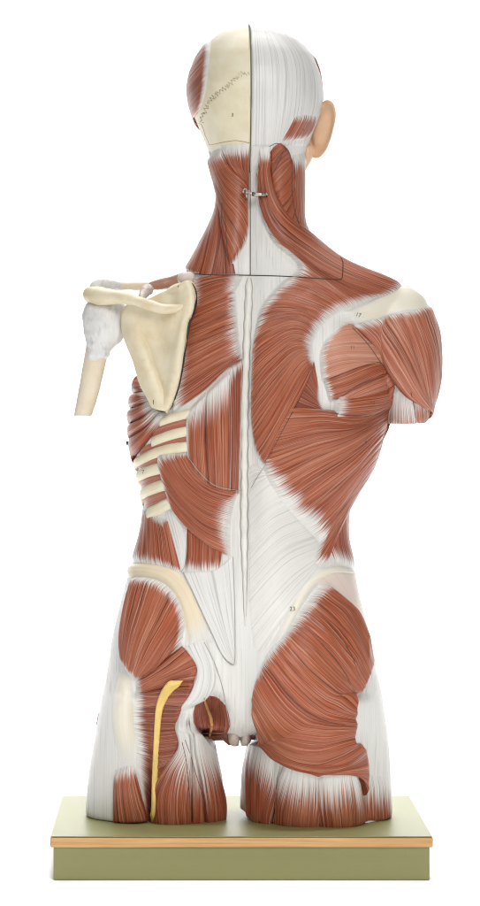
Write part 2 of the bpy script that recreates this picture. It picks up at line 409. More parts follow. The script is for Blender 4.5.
def patch(name, guides, mat='muscle', T=2.5, lift=0.0, TK=1.5, fa=0, fb=0, ends=(2, 2), sides=(4, 4), bulge=0.0, ridge=0.25, rper=4.0, parent=None, depth=None, cx=245, res=1.15, under=3.0, label=None, smooth=3, fs=(0, 0), fline=1.16, woff=0.06, soft=False):
    """guides: fibres as polylines in photo units, origin to insertion, ordered across the muscle.
    fa / fb: length (mm) of the white feathering at origin / insertion (number or one value per guide)."""
    parent = parent or torso
    G, L = [], []
    for g in guides:
        r, l = arc_resample(g, 40); G.append(r); L.append(l)
    G = np.array(G); ng = len(G)
    gap = np.linalg.norm(np.diff(G, axis=0), axis=2).mean(1)
    vs = np.concatenate([[0], np.cumsum(gap)]); W = vs[-1]; vs = vs / W
    Lm = float(np.mean(L))
    nu = max(6, int(Lm / (res * 1.6))); nvv = max(6, int(np.linalg.norm(np.diff(G, axis=0), axis=2).sum(0).max() / res))
    vq = np.linspace(0, 1, nvv); gi = np.interp(vq, vs, np.linspace(0, 1, ng))
    uq = np.linspace(0, 1, nu)
    A = np.stack([np.stack([np.interp(uq, np.linspace(0, 1, 40), G[i, :, kk]) for kk in (0, 1)], 1) for i in range(ng)])   # ng,nu,2
    S = np.stack([cr_sample(A[:, j, :], gi) for j in range(nu)])                                                              # nu,nv,2
    base_p = np.zeros((nu, nvv, 3)); hn = np.zeros((nu, nvv, 3))
    for i in range(nu):
        for j in range(nvv):
            if depth is None:
                h, nr_ = cast(S[i, j, 0], S[i, j, 1], cx, None, woff)
            else:
                h = P(S[i, j, 0], S[i, j, 1], depth(S[i, j, 0], S[i, j, 1]) / 1000.0); nr_ = Vector((0, -1, 0))
            base_p[i, j] = h; hn[i, j] = nr_
    for _ in range(smooth):
        c = base_p.copy()
        c[1:-1, 1:-1] = 0.5 * base_p[1:-1, 1:-1] + 0.125 * (base_p[2:, 1:-1] + base_p[:-2, 1:-1] + base_p[1:-1, 2:] + base_p[1:-1, :-2])
        base_p = c
    du = np.gradient(base_p, axis=0); dv = np.gradient(base_p, axis=1)
    nm = np.cross(du, dv); nm /= np.maximum(np.linalg.norm(nm, axis=2, keepdims=True), 1e-9)
    sg = np.sign((nm * hn).sum(2, keepdims=True)); sg[sg == 0] = 1; nm = nm * sg
    for _ in range(2):
        pd = np.pad(nm, ((1, 1), (1, 1), (0, 0)), 'edge'); nm = (pd[1:-1, 1:-1] * 2 + pd[2:, 1:-1] + pd[:-2, 1:-1] + pd[1:-1, 2:] + pd[1:-1, :-2]) / 6
        nm /= np.maximum(np.linalg.norm(nm, axis=2, keepdims=True), 1e-9)
    # distances to the four borders in mm
    dls = np.linalg.norm(np.diff(S, axis=1), axis=2); cum = np.concatenate([np.zeros((nu, 1)), np.cumsum(dls, 1)], 1)
    s0 = cum; s1 = cum[:, -1:] - cum
    dlu = np.linalg.norm(np.diff(S, axis=0), axis=2); cu = np.concatenate([np.zeros((1, nvv)), np.cumsum(dlu, 0)], 0)
    e0 = cu; e1 = cu[-1:] - cu
    lw = np.maximum(cum[:, -1:], 0.5)
    t0 = np.minimum(sides[0], lw * 0.5); t1 = np.minimum(sides[1], lw * 0.5)
    def ss(x): x = np.clip(x, 0, 1); return x * x * (3 - 2 * x)
    hasa, hasb = np.max(fa) > 0, np.max(fb) > 0
    pe = (ss(e0 / ends[0]) if hasa else np.ones_like(e0)) * (ss(e1 / ends[1]) if hasb else np.ones_like(e1))
    pr = prof((s0 + 0.15) / t0) * prof((s1 + 0.15) / t1) * (1 if hasa else prof((e0 + 0.15) / ends[0])) * (1 if hasb else prof((e1 + 0.15) / ends[1]))
    if soft: pr = ss(s0 / t0) * ss(s1 / t1) * ss(e0 / ends[0]) * ss(e1 / ends[1]); pe = ss(s0 / 2.0) * ss(s1 / 2.0) * pe
    SEED[0] += 1; sd = SEED[0] * 3.17
    uu, vv = np.meshgrid(uq, vq, indexing='ij')
    bl = bulge * np.sin(np.pi * uu) ** 0.7 * np.sin(np.pi * vv) ** 0.8
    rg = np.zeros((nu, nvv))
    if ridge:
        for i in range(nu):
            for j in range(nvv):
                x = noise.noise(Vector((uu[i, j] * Lm / 45.0 + sd, vv[i, j] * W / rper, sd)))
                rg[i, j] = -abs(x) * 2.2 + 0.5
    H = ((T * TK + bl * 1.5 + rg * ridge * 1.4) * pr + lift) * pe + 0.05
    top = base_p + nm * H[..., None] / 1000.0
    bot = base_p - nm * (np.full((nu, nvv, 1), under) / 1000.0) + 0 * nm
    edge = np.zeros((nu, nvv), bool); edge[0] = edge[-1] = True; edge[:, 0] = edge[:, -1] = True
    w = np.zeros((nu, nvv))
    FAK = 1.3
    def arr(f): return FAK * arr0(f)
    def arr0(f): return np.interp(vq, vs, np.array(f, float)) if isinstance(f, (list, tuple)) else np.full(nvv, float(f))
    a = arr(fa)[None, :]; bq = arr(fb)[None, :]
    w = np.maximum(w, np.where(a > 0, fline - e0 / np.maximum(a, 0.01) * 0.85, 0))
    w = np.maximum(w, np.where(bq > 0, fline - e1 / np.maximum(bq, 0.01) * 0.85, 0))
    if fs[0]: w = np.maximum(w, fline - s0 / fs[0] * 0.85)
    if fs[1]: w = np.maximum(w, fline - s1 / fs[1] * 0.85)
    w = np.clip(w, 0, 1.3)
    uvs = np.stack([uu * Lm / 1000.0 + sd, vv * W / 1000.0 + sd * 0.37], -1)
    return grid_mesh(name, top, bot, uvs, w, M[mat], parent, label)

# ------------------------------------------------------------------ tubes lying on the surface
def tube_bm(b, pts, rad, seg=8, flat=1.0, cap=True):
    """tube through world points; rad is a number or list"""
    n = len(pts); prev = None; rings = []
    for i, p in enumerate(pts):
        t = (pts[min(n - 1, i + 1)] - pts[max(0, i - 1)]).normalized()
        up = Vector((0, -1, 0)) if prev is None else prev
        up = (up - t * up.dot(t))
        if up.length < 1e-5: up = Vector((0, 0, 1)) - t * t.z
        up.normalize(); prev = up
        sd = t.cross(up); r = rad[i] if isinstance(rad, (list, np.ndarray)) else rad
        rings.append([b.verts.new(p + (sd * math.cos(2 * math.pi * q / seg) + up * math.sin(2 * math.pi * q / seg) * flat) * r) for q in range(seg)])
    for a, c in zip(rings, rings[1:]):
        for q in range(seg): b.faces.new((a[q], a[(q + 1) % seg], c[(q + 1) % seg], c[q]))
    if cap: b.faces.new(rings[0][::-1]); b.faces.new(rings[-1])

def surf_pts(pts, step=2.0, lift=0.2, bv=None, cx=245, smooth=2):
    _, l = arc_resample(pts, 10)
    r, _ = arc_resample(pts, max(4, int(l / step)))
    out = []
    for x, y in r:
        h, nn = cast(x, y, cx, bv); d = (CAM - h).normalized(); out.append(h + d * lift / 1000.0)
    for _ in range(smooth):
        out = [out[0]] + [(out[i - 1] + out[i] * 2 + out[i + 1]) / 4 for i in range(1, len(out) - 1)] + [out[-1]]
    return out

def surf_tube(name, pts, rad, mat, lift=0.1, bv=None, parent=None, flat=1.0, step=2.0, seg=8, label=None, smooth=2):
    b = bmesh.new(); p = surf_pts(pts, step, lift, bv, smooth=smooth)
    if isinstance(rad, (list, tuple)): rr = np.interp(np.linspace(0, 1, len(p)), np.linspace(0, 1, len(rad)), rad) / 1000.0
    else: rr = rad / 1000.0
    tube_bm(b, p, rr, seg, flat)
    return from_bm(name, b, M[mat], parent or torso, label=label)

# ================================================================== HEAD
patch('galea', [[(251.2, 29), (251.2, 60), (251.2, 100), (251.2, 146)], [(262, 29), (268, 60), (269, 100), (267, 146)], [(275, 31), (290, 60), (291, 100), (284, 145)], [(287, 35), (306, 62), (309, 100), (299, 146)], [(296, 40), (318, 70), (324, 100), (316, 124), (309, 146)]],
      'galea', T=0.7, ends=(3, 3), sides=(1, 2), ridge=0, parent=scalp, label='white fibrous scalp sheet')
patch('temporal_muscle', [[(211, 40), (201, 47), (190, 62)], [(210, 54), (197, 68), (183, 85)], [(208, 72), (195, 87), (178, 106)], [(206, 90), (195, 103), (181, 119)], [(201, 108), (194, 118), (186, 129)]],
      T=1.6, fa=[5, 5, 5, 4, 4], fb=0, ends=(6, 3), parent=skull, ridge=0.2)
patch('temporal_muscle', [[(314, 52), (319.5, 74), (321.5, 101)], [(320, 54), (325, 74), (328, 101)], [(330, 54), (338, 74), (342, 101)]], T=0.8, ends=(6, 2), fa=5, parent=scalp, ridge=0.1)
patch('occipital_muscle', [[(279, 144), (288, 129), (296, 113)], [(290, 143), (299, 128), (307, 112)], [(301, 142), (308, 128), (315, 113)], [(308, 137), (313, 126), (318, 115)]],
      T=1.2, fa=8, fb=7, ends=(7, 7), lift=0.7, parent=scalp, ridge=0.15)
# ================================================================== NECK
patch('semispinalis_muscle', [[(221, 145), (226, 156), (234, 170)], [(230, 144), (235, 164), (241, 180)], [(240, 144), (243, 170), (247, 186)], [(249.3, 144), (249.3, 170), (249.3, 190)]], T=2.2, fa=9, ends=(7, 3), lift=0.3)
patch('splenius_muscle', [[(221, 148), (233, 168), (249.3, 187)], [(217, 149), (229, 175), (249.3, 210)], [(213, 151), (225, 183), (248, 236)], [(211, 153), (222, 192), (241, 252)], [(209, 155), (220, 186), (225, 235), (231, 268)]],
      T=3.6, fa=9, fb=[0, 6, 8, 4, 2], ends=(7, 5), sides=(2.5, 3), bulge=1.5)
patch('levator_muscle', [[(212, 186), (198, 232), (178, 270)], [(219, 188), (206, 230), (186, 272)], [(221, 194), (212, 235), (200, 278)], [(223, 200), (218.5, 240), (211, 280)]], T=2.6, fb=3, ends=(3, 3), lift=-0.4)
patch('scalene_muscle', [[(222, 200), (218, 240), (210, 282)], [(223, 206), (221, 240), (216, 282)], [(225, 214), (230, 244), (236, 277)]], 'muscle_deep', T=1.8, fb=0, lift=-0.5)
TRAP = [[(270, 146), (271, 172), (278, 199), (290, 220), (303, 230), (341, 260), (385, 279), (405, 289)],
        [(264, 149), (266, 180), (272, 207), (285, 230), (312, 252), (350, 275), (401, 292.5)],
        [(259, 151), (261, 185), (264, 210), (275, 236), (300, 259), (340, 281), (391, 297)],
        [(260.5, 195), (266, 222), (288, 248), (330, 280), (378, 299)],
        [(269, 236), (290, 253), (325, 280), (369, 302)],
        [(297, 266), (315, 278), (335, 292), (357, 306)],
        [(279, 284), (300, 288), (325, 298), (344, 310)],
        [(261, 306), (285, 304), (310, 310), (330, 319)],
        [(255, 329), (275, 319), (300, 317), (321, 328)],
        [(252, 352), (268, 336), (295, 325), (316, 336)],
        [(251, 386), (270, 360), (292, 343), (313, 345)],
        [(251, 420), (272, 385), (298, 355), (313, 353)],
        [(255, 450), (278, 408), (300, 370), (314, 359)],
        [(263, 467), (283, 428), (302, 392), (314, 364)]]
patch('splenius_muscle', [[(270, 152), (275, 146), (280, 142)], [(271, 170), (280, 157), (288, 150)], [(274, 190), (284, 176), (291.5, 163)], [(280, 208), (287, 197), (292.5, 184)], [(296, 240), (297, 222), (293.5, 204)]],
      T=3.0, ends=(3, 3), sides=(5, 3))
patch('sternomastoid_muscle', [[(293, 155), (292, 190), (293, 214), (298, 244)], [(299, 154), (299, 190), (302, 242)], [(306, 153), (305, 190), (304, 238)], [(316, 153), (313, 190), (311, 236)]], T=2.4, fa=12, ends=(8, 3))
patch('trapezius_muscle', TRAP, T=3.4, lift=0.6, fa=[8, 8, 7, 8, 9, 11, 12, 10, 9, 8, 7, 7, 6, 4], fb=[9, 9, 9, 9, 9, 9, 9, 9, 8, 8, 8, 7, 5, 2], ends=(8, 9), sides=(3, 2.2), bulge=1.2, ridge=0.5)
# ================================================================== LEFT BACK
patch('rhomboid_muscle', [[(244, 274), (216, 275), (190, 281)], [(240, 283), (218, 291), (190, 303)], [(236, 291), (218, 302), (190, 316)]], T=2.6, fa=11, fb=10, ends=(8, 4), lift=0.2, label='short upper red muscle')
patch('rhomboid_muscle', [[(236, 290), (217, 299.5), (190, 312)], [(237, 315), (214, 326), (180, 341)], [(239, 335), (214, 349), (178, 368)], [(241, 350), (214, 368), (174, 394)], [(244, 359), (229, 367), (205, 390), (172, 413)]],
      T=3.6, fa=[6, 8, 10, 10, 4], fb=[4, 8, 10, 12, 14], ends=(8, 5), sides=(2.5, 2), lift=0.5, ridge=0.5)
patch('erector_muscle', [[(246, 357), (242, 420), (240, 494)], [(238, 360), (237, 420), (235, 494)], [(228, 367), (231, 430), (229, 494)]], 'muscle_deep', T=2.0, fa=[4, 8, 16], ends=(6, 3), fs=(4, 0))
patch('erector_muscle', [[(230, 366), (231, 430), (230, 492)], [(219, 377), (219, 430), (220, 490)], [(207, 390), (206, 430), (209, 484)]], T=3.0, fa=[26, 30, 24], ends=(10, 3), bulge=1.5, fs=(2.5, 0))
patch('erector_muscle', [[(208, 389), (206.5, 430), (209, 484)], [(199, 398), (196, 430), (198, 476)], [(189, 409), (186, 426), (188, 460)]], T=2.4, fa=[26, 22, 14], ends=(8, 3), bulge=1, fs=(0, 5))
patch('lumbar_muscle', [[(187, 527), (187.5, 548), (185, 572)], [(200, 535), (200, 555), (199, 575)], [(212, 542), (211, 558), (211, 575)], [(222, 549), (221, 562), (220, 572)]], T=1.8, fb=9, ends=(3, 7))
patch('serratus_muscle', [[(240, 491), (215, 485.5), (200, 473), (187, 452)], [(234, 505), (208, 494), (185, 475), (172, 452)], [(231, 520), (205, 510), (180, 488), (158, 453)], [(230, 538), (205, 526), (182, 504), (161, 474)], [(231, 557), (208, 545), (188, 528), (171, 507)]],
      T=2.8, lift=0.6, fa=[4, 9, 11, 10, 6], fb=[3, 6, 10, 9, 7], ends=(7, 6), sides=(2, 2.2), ridge=0.5)
patch('lumbar_fascia', [[(165, 513), (173, 540), (181.5, 573)], [(170, 511), (178, 540), (183, 573)], [(175, 511), (184, 527), (187, 550), (184, 573)], [(190, 531), (187.5, 534), (186, 556), (184.5, 573)]], 'fascia_hatched', T=0.7, lift=0.2, ends=(1.5, 1.5), sides=(1.5, 1.5), ridge=0)
patch('oblique_muscle', [[(118, 506), (112, 530), (102, 560)], [(132, 506), (127, 530), (118, 562)], [(144, 506), (140, 530), (131, 563)], [(149, 509), (147, 535), (145, 566)], [(156, 515), (158, 540), (160, 569)], [(163, 519), (167.5, 540), (171, 571)], [(168, 518), (174, 545), (181.5, 573)]],
      T=2.0, fa=[6, 6, 6, 6, 6, 6, 2], fb=[8, 8, 9, 9, 8, 6, 4], ends=(5, 7), cx=200)
# ribs and intercostals
def rib(center, wd, over=16):
    x0, y0 = center[0]; x1, y1 = center[1]
    c = list(center)
    g0 = [(x, y - wd / 2) for x, y in c]; g1 = [(x, y + wd / 2) for x, y in c]
    return [g0, c, g1]
IC = [([(152, 434), (168, 428), (188, 423)], 9), ([(140, 452), (156, 446), (188, 440)], 8), ([(112, 470), (137, 465), (148, 462), (164, 459)], 8), ([(115, 490), (140, 485), (151, 480.5), (166, 477)], 9), ([(136, 508), (150, 501), (159, 497), (173, 492)], 11)]
for c, w_ in IC: patch('intercostal_muscle', rib(c, w_), 'intercostal', T=0.5, lift=0.2, ends=(2, 2), sides=(2, 2), ridge=0.1, cx=200)
RB = [([(160, 422), (172, 418), (192, 413)], 9), ([(152, 442), (171, 435), (190, 430.5)], 10), ([(112, 472), (135, 463), (152, 454.5), (170, 449), (190, 446.5)], 10.5), ([(110, 486), (136, 477), (150, 471), (166, 467)], 11.5), ([(118, 506), (141, 494.5), (152, 489), (168, 483.5)], 12), ([(148, 515), (162, 507), (178, 499)], 12.5)]
for c, w_ in RB: patch('rib', rib(c, w_), 'skull', T=2.6, lift=0.2, ends=(2.5, 3), sides=(5, 5), ridge=0, cx=200)
SD = [[(142, 372), (134, 377), (124, 381)], [(146, 391), (137, 393), (120, 396)], [(152, 400), (140, 406), (118, 412)], [(157, 406), (143, 418), (117, 429)], [(162, 410), (146, 428), (117, 446)], [(168, 412), (152, 436), (128, 466)]]
FA_ = [1, 3, 6, 11, 15, 18]
for i in range(5):
    A_, B_ = np.array(SD[i], float), np.array(SD[i + 1], float)
    patch('serratus_muscle', [A_, A_ * 0.5 + B_ * 0.5, B_ + np.array([0.0, 0.4])], T=2.6, lift=0.7, fa=[FA_[i], (FA_[i] + FA_[i + 1]) / 2, FA_[i + 1]], fb=0, ends=(6, 3), sides=(4, 4), bulge=2.0, ridge=0.3, cx=200, smooth=2)
# ================================================================== RIGHT BACK
patch('rhomboid_muscle', [[(314, 361), (319, 388)], [(305, 384), (322, 404)], [(294, 409), (331, 416)]], 'muscle_deep', T=1.0, fb=6, ends=(3, 5), label='small dark red triangle')
patch('infraspinatus_muscle', [[(336, 331), (343, 326), (352, 324)], [(325, 341), (342, 336), (360, 334)], [(320, 354), (342, 349), (375, 348)], [(320, 368), (345, 360), (384, 360)], [(322, 382), (343, 374), (363, 366.5), (385, 367)]], 'muscle_pale', T=3.0, fa=6, ends=(5, 3), sides=(3, 2.5), bulge=1)
patch('teres_minor_muscle', [[(323, 381), (344, 371.5), (365, 363.5), (386, 360)], [(326, 391), (348, 383), (370, 373), (388, 368)], [(329, 402), (345, 394), (365, 383), (388, 373)]], 'muscle', T=3.4, fa=5, ends=(4, 3), bulge=1.5, ridge=0.6, lift=0.2)
patch('teres_minor_muscle', [[(336, 397), (354, 385.5), (371, 377.5), (390, 371)], [(340, 402), (360, 394), (378, 387), (393, 380)], [(343, 405), (365, 399), (383, 392), (395, 386)]], 'muscle_pink', T=3.0, fa=5, ends=(4, 3), bulge=1.5, ridge=0.5, lift=0.2)
LAT = [[(280, 406), (325, 409.5), (362, 413), (395, 394)], [(272, 428), (320, 422), (356, 422), (394, 401)], [(264, 456), (310, 440), (350, 430), (392, 407)], [(264, 476), (305, 456), (350, 438), (388, 413)], [(278, 499), (312, 475), (350, 450), (385, 420)],
       [(294, 516), (322, 490), (353, 462), (384, 428)], [(309, 530), (330, 505), (356, 472), (389, 436)], [(318, 543), (335, 515), (359, 478), (390, 444)], [(313, 564), (330, 534), (353, 490), (388, 452)], [(325, 566), (336, 535), (356, 494), (391, 460)]]
patch('oblique_muscle', [[(333, 524), (330, 545), (336, 563)], [(341, 508), (339, 540), (345, 567)], [(348, 500), (347, 540), (356, 571)], [(360, 500), (358, 540), (369, 573)], [(374, 500), (372, 540), (383, 573)]], T=1.8, fb=12, ends=(3, 8))
patch('latissimus_muscle', LAT, T=3.2, lift=0.8, fa=[1, 1, 4, 12, 14, 14, 14, 10, 8, 8], fb=0, ends=(9, 4), sides=(3, 2.5), bulge=1.5, ridge=0.5)
patch('teres_major_muscle', [[(334, 399), (357, 394), (377, 390.5), (395, 384)], [(333, 408), (358, 405), (378, 402), (395, 391)], [(329, 417), (355, 418), (375, 412), (393, 401)]], T=4.2, lift=0.8, fa=9, ends=(7, 3), bulge=1.5)
patch('lumbar_fascia', [[(250, 466), (256, 464), (263, 470)], [(249.5, 500), (262, 488), (273, 480)], [(249.5, 545), (272, 522), (291, 512)], [(249.5, 600), (285, 562), (320, 545)], [(254, 645), (285, 605), (318, 566)], [(262, 652), (288, 612), (327, 568)]], 'fascia_hatched', T=0.5, lift=0.1, ends=(2, 4), sides=(2, 2), ridge=0.1)
# shoulder
patch('scapular_spine', [[(341, 313), (370, 302), (398, 288), (411, 291)], [(344, 318), (372, 309), (400, 299), (424, 299)], [(348, 326), (375, 321), (402, 315), (431, 312)]], 'crest_pale', T=1.8, lift=0.6, fa=14, ends=(8, 3), sides=(5, 5), fs=(4, 4), ridge=0)
patch('triceps_muscle', [[(387, 388), (386.5, 408), (386, 430)], [(396, 388), (395, 408), (394, 431)], [(406, 388), (408, 408), (410, 431)], [(414, 390), (416, 408), (417, 431)]], 'muscle', T=1.2, fa=36, fb=0, ends=(3, 1), ridge=0.5)
patch('brachialis_muscle', [[(414, 394), (416, 410), (417.5, 431)], [(420, 396), (421.5, 410), (423, 431)], [(426, 396), (427, 410), (427.5, 430)], [(434, 396), (434, 410), (433, 420)]], 'muscle_pink', T=1.2, fa=14, fb=4, ends=(3, 1), ridge=0.3)
patch('deltoid_muscle', [[(349, 323), (367, 342), (384, 366), (404, 394), (426, 411)], [(358, 320), (378, 343), (397, 371), (412, 394), (427, 412)], [(370, 315), (390, 342), (407, 372), (419, 395), (429, 413)], [(385, 312), (400, 335), (414, 365), (423, 392), (430, 414)], [(397, 310), (409, 335), (418, 365), (425, 392), (431, 416)]],
      'muscle_pink', T=3.6, lift=0.8, fa=9, fb=0, ends=(12, 8), sides=(5, 7), ridge=0.6, bulge=1.5, smooth=15, label='rear head of the shoulder muscle')
patch('deltoid_muscle', [[(394, 310), (406, 332), (416, 362), (424, 395), (430, 416)], [(408, 307), (419, 335), (427, 362), (430, 392), (431, 418)], [(419, 302), (430, 332), (435, 360), (436, 392), (432, 419)], [(428, 300), (438, 330), (441, 358), (441, 386), (433, 415)], [(441, 301), (455, 330), (459, 358), (454, 388), (438, 412)]],
      'muscle_pink', T=3.0, lift=0.5, fa=9, fb=0, ends=(12, 8), sides=(6, 4), smooth=15, ridge=0.6, label='outer head of the shoulder muscle')
# ================================================================== PELVIS, LEFT
patch('lumbar_fascia', [[(183, 574), (200, 610), (221, 653), (233.5, 665)], [(200, 571), (212, 610), (227, 650), (234.5, 665)], [(218, 568), (224, 610), (232, 650), (235.5, 665)], [(233, 556), (235, 600), (236, 640), (236.5, 664)]], 'fascia', T=1.1, lift=0.2, ends=(2, 2), sides=(1.6, 1.6), ridge=0.1)
patch('iliac_crest', [[(124, 564), (146, 562), (170, 567), (187, 581), (201, 608), (213, 642)], [(125, 571), (147, 570), (168, 576), (183, 592), (193, 616), (201, 648)], [(127, 580), (148, 579), (166, 587), (178, 604), (184, 625), (189, 655)]], 'crest', T=2.0, lift=0.2, fa=4, fb=22, ends=(4, 14), sides=(6, 8), fs=(1.2, 3), ridge=0, soft=True)
patch('gluteus_medius_muscle', [[(133, 576), (125, 610), (121, 640), (124, 666)], [(142, 576), (134, 612), (128, 645), (126, 670)], [(156, 579), (146, 615), (136, 648), (129, 676)], [(171, 588), (157, 622), (144, 652), (133, 680)], [(182, 604), (166, 632), (150, 658), (136, 681)], [(185, 622), (170, 643), (155, 664), (139, 680)], [(182, 642), (169, 655), (155, 669), (142, 681)]],
      T=3.4, lift=0.4, fa=8, fb=[7, 7, 7, 6, 5, 4, 3], ends=(7, 8), bulge=2, sides=(4, 2.5), ridge=0.6)
patch('obturator_muscle', [[(194, 683), (165, 687), (135, 692)], [(190, 697), (165, 697), (134, 700)], [(181, 709), (160, 707), (134, 709)]], 'muscle_deep', T=2.2, fb=7, ends=(3, 6), ridge=0.8)
patch('piriformis_muscle', [[(182, 646), (166, 658), (149, 671), (136, 681)], [(191, 655), (172, 667), (152, 679), (136, 687)], [(197, 668), (175, 676), (155, 682), (136, 690)], [(193, 686), (172, 687), (152, 690), (135, 695)]], T=3.6, lift=0.3, fb=6, ends=(3, 6), bulge=1.5, ridge=0.7)
patch('quadratus_muscle', [[(183, 705), (160, 704), (133, 706)], [(178, 722), (158, 723), (132, 722)], [(180, 740), (160, 743), (135, 738)], [(174, 760), (156, 762), (136, 756)]], 'muscle_deep', T=2.0, fb=8, ends=(3, 6), ridge=0.7)
patch('adductor_muscle', [[(176, 755), (156, 758), (136, 752)], [(166, 774), (152, 780), (136, 770)], [(160, 800), (150, 800), (139, 782)], [(158, 822), (151, 822), (145, 820)]], 'muscle_deep', T=1.5, fb=[7, 10, 8, 0], ends=(3, 5), ridge=0.6)
patch('trochanter_bone', [[(118, 672), (112, 700), (113, 732), (122, 770)], [(125, 672), (123, 700), (124, 732), (130, 770)], [(133, 678), (134, 702), (136, 732), (138, 766)]], 'crest_pale', T=1.7, fa=4, fb=26, ends=(14, 30), sides=(9, 9), fs=(3, 3.5), ridge=0, soft=True)
patch('vastus_muscle', [[(115, 770), (114, 795), (113.5, 822)], [(125, 766), (126, 795), (129, 822)], [(135, 766), (141, 795), (147, 821)]], T=2.6, fa=12, ends=(8, 1), bulge=1.5, sides=(3, 4), fline=0.95)
patch('hamstring_muscle', [[(173, 722), (178, 746), (163, 770), (156, 796), (156, 825)], [(177, 715), (182, 746), (171, 772), (166, 796), (166, 826)], [(182, 713), (186, 746), (183, 774), (181, 800), (182, 827)], [(187, 713), (188, 746), (190, 774), (190, 800), (191, 827)]],
      T=4.6, fa=[24, 32, 40, 44], fline=1.5, ends=(16, 1), sides=(5, 2), bulge=2)
patch('hamstring_muscle', [[(187, 713), (188, 746), (190, 774), (191, 800), (191, 827)], [(189, 713), (190.5, 746), (196, 776), (200, 800), (203, 827)]], T=4.8, fa=[46, 46], fline=1.5, ends=(20, 1), sides=(1.6, 1.6), label='narrow middle strand')
patch('hamstring_muscle', [[(189, 713), (191, 746), (197, 776), (201, 800), (204, 827)], [(193, 718), (197, 748), (205, 780), (209, 800), (212, 827)], [(198, 730), (204, 752), (213, 784), (217, 804), (219, 825)], [(207, 738), (211.5, 756), (218, 784), (220.5, 800), (220.5, 814)]], T=4.8, fa=[46, 40, 30, 22], fline=1.5, ends=(16, 1), sides=(2, 4), bulge=1, cx=150, woff=0.012)
patch('gracilis_muscle', [[(212, 740), (219, 775), (221, 800), (220, 812)], [(216, 738), (224, 775), (227, 795), (227, 808)], [(226, 738), (231, 775), (231, 790), (230, 800)]], 'muscle_deep', T=1.0, fa=6, ends=(4, 1), cx=150, woff=0.012)
patch('sacral_ligament', [[(184, 648), (197, 668), (192, 690), (177, 712)], [(192, 644), (203, 669), (199, 691), (183, 712)], [(200, 641), (209, 668), (206, 690), (189, 710)], [(207, 641), (215, 668), (213, 689), (195, 706)]], 'fascia', T=2.0, lift=0.2, fb=12, ends=(8, 14), sides=(2.5, 2.5), ridge=0.2)
patch('pelvic_floor_muscle', [[(195, 706), (193, 716), (196, 728), (209, 739)], [(203, 697), (203, 712), (206, 728), (211, 739)], [(216, 697), (217, 710), (217, 724), (213, 738)], [(226, 706), (229, 716), (230, 726), (226, 735)]], 'muscle_deep', T=0.2, lift=0.7, TK=1, ends=(0.5, 0.5), sides=(0.5, 0.5), ridge=0.15, smooth=0)
# ================================================================== PELVIS, RIGHT
patch('gluteal_fascia', [[(314, 580), (330, 597), (352, 625), (366, 668)], [(330, 572), (346, 595), (362, 630), (371, 672)], [(346, 572), (356, 595), (368, 630), (376, 674)], [(364, 572), (368, 595), (380, 630), (390, 674)]], 'fascia_pink', T=1.0, fb=16, ends=(4, 12), sides=(3, 3), ridge=0)
patch('iliac_crest', [[(368, 572), (350, 567), (334, 565), (318, 571), (303, 584), (291, 605), (281, 625), (268, 648)], [(368, 576), (350, 571), (335, 569.5), (320, 576), (307, 588), (296, 608), (285, 629), (272, 651)], [(368, 581), (350, 576), (335, 575), (323, 581), (311, 593), (300, 612), (289, 633), (276, 655)]], 'crest_pale', T=1.1, lift=0.3, fb=30, ends=(3, 16), sides=(6, 6), fs=(4, 5), ridge=0, soft=True)
patch('vastus_muscle', [[(356, 780), (360, 824)], [(368, 776), (370, 820)], [(380, 776), (382, 822)], [(390, 778), (391, 820)]], T=1.2, fa=22, ends=(14, 1), sides=(3, 3))
HR = dict(fline=1.35, cx=320, woff=0.012, T=4.2, ends=(4, 1), bulge=2.0, ridge=0.6)
patch('hamstring_muscle', [[(244, 741), (240, 780), (238, 806)], [(253, 741), (249, 780), (249, 812)], [(264, 742), (260, 785), (258, 824)], [(276, 746), (270, 785), (265, 826)], [(288, 756), (280, 785), (272, 828)]], fa=[10, 14, 20, 26, 27], sides=(4, 3.5), **HR)
patch('hamstring_muscle', [[(288, 757), (280, 786), (273, 828)], [(298, 758), (294, 790), (289, 829)], [(309, 760), (308, 792), (306, 829)], [(318.5, 760), (318.5, 795), (319.5, 829)]], fa=[24, 27, 28, 28], sides=(3.5, 3.5), **HR)
patch('hamstring_muscle', [[(319, 760), (319.5, 795), (320.5, 829)], [(332, 760), (334, 795), (336, 829)], [(346, 764), (349, 795), (352, 827)], [(354, 772), (360, 797), (364, 823)]], fa=[28, 27, 24, 18], sides=(3.5, 5), **HR)
GLUT = [[(321, 582), (342, 600), (357, 620), (370, 664)], [(311, 593), (335, 615), (352, 640), (366, 674)], [(299, 610), (325, 635), (345, 660), (361, 687)], [(288, 626), (315, 652), (338, 678), (357, 699)], [(277, 640), (302, 672), (328, 695), (355.5, 710)],
        [(265, 657), (292, 692), (320, 714), (355.5, 722)], [(256, 678), (280, 714), (312, 733), (354.5, 731)], [(252.5, 700), (273, 732), (305, 750), (355, 741)], [(254.5, 722), (275, 748), (308, 762), (342, 760), (362.5, 744)], [(258, 731), (280, 755), (311, 766.5), (346, 767), (367, 762)], [(262, 739), (285, 761), (315, 770), (345, 773), (358, 785), (362, 799)]]
patch('gluteus_muscle', GLUT, T=6.0, lift=0.6, fa=[9, 9, 9, 9, 9, 9, 8, 6, 3, 2, 2], fb=[5, 5, 4, 3, 3, 3, 3, 2, 0, 0, 0], ends=(10, 5), sides=(3, 4.5), bulge=2, ridge=1.3, rper=9, smooth=25)

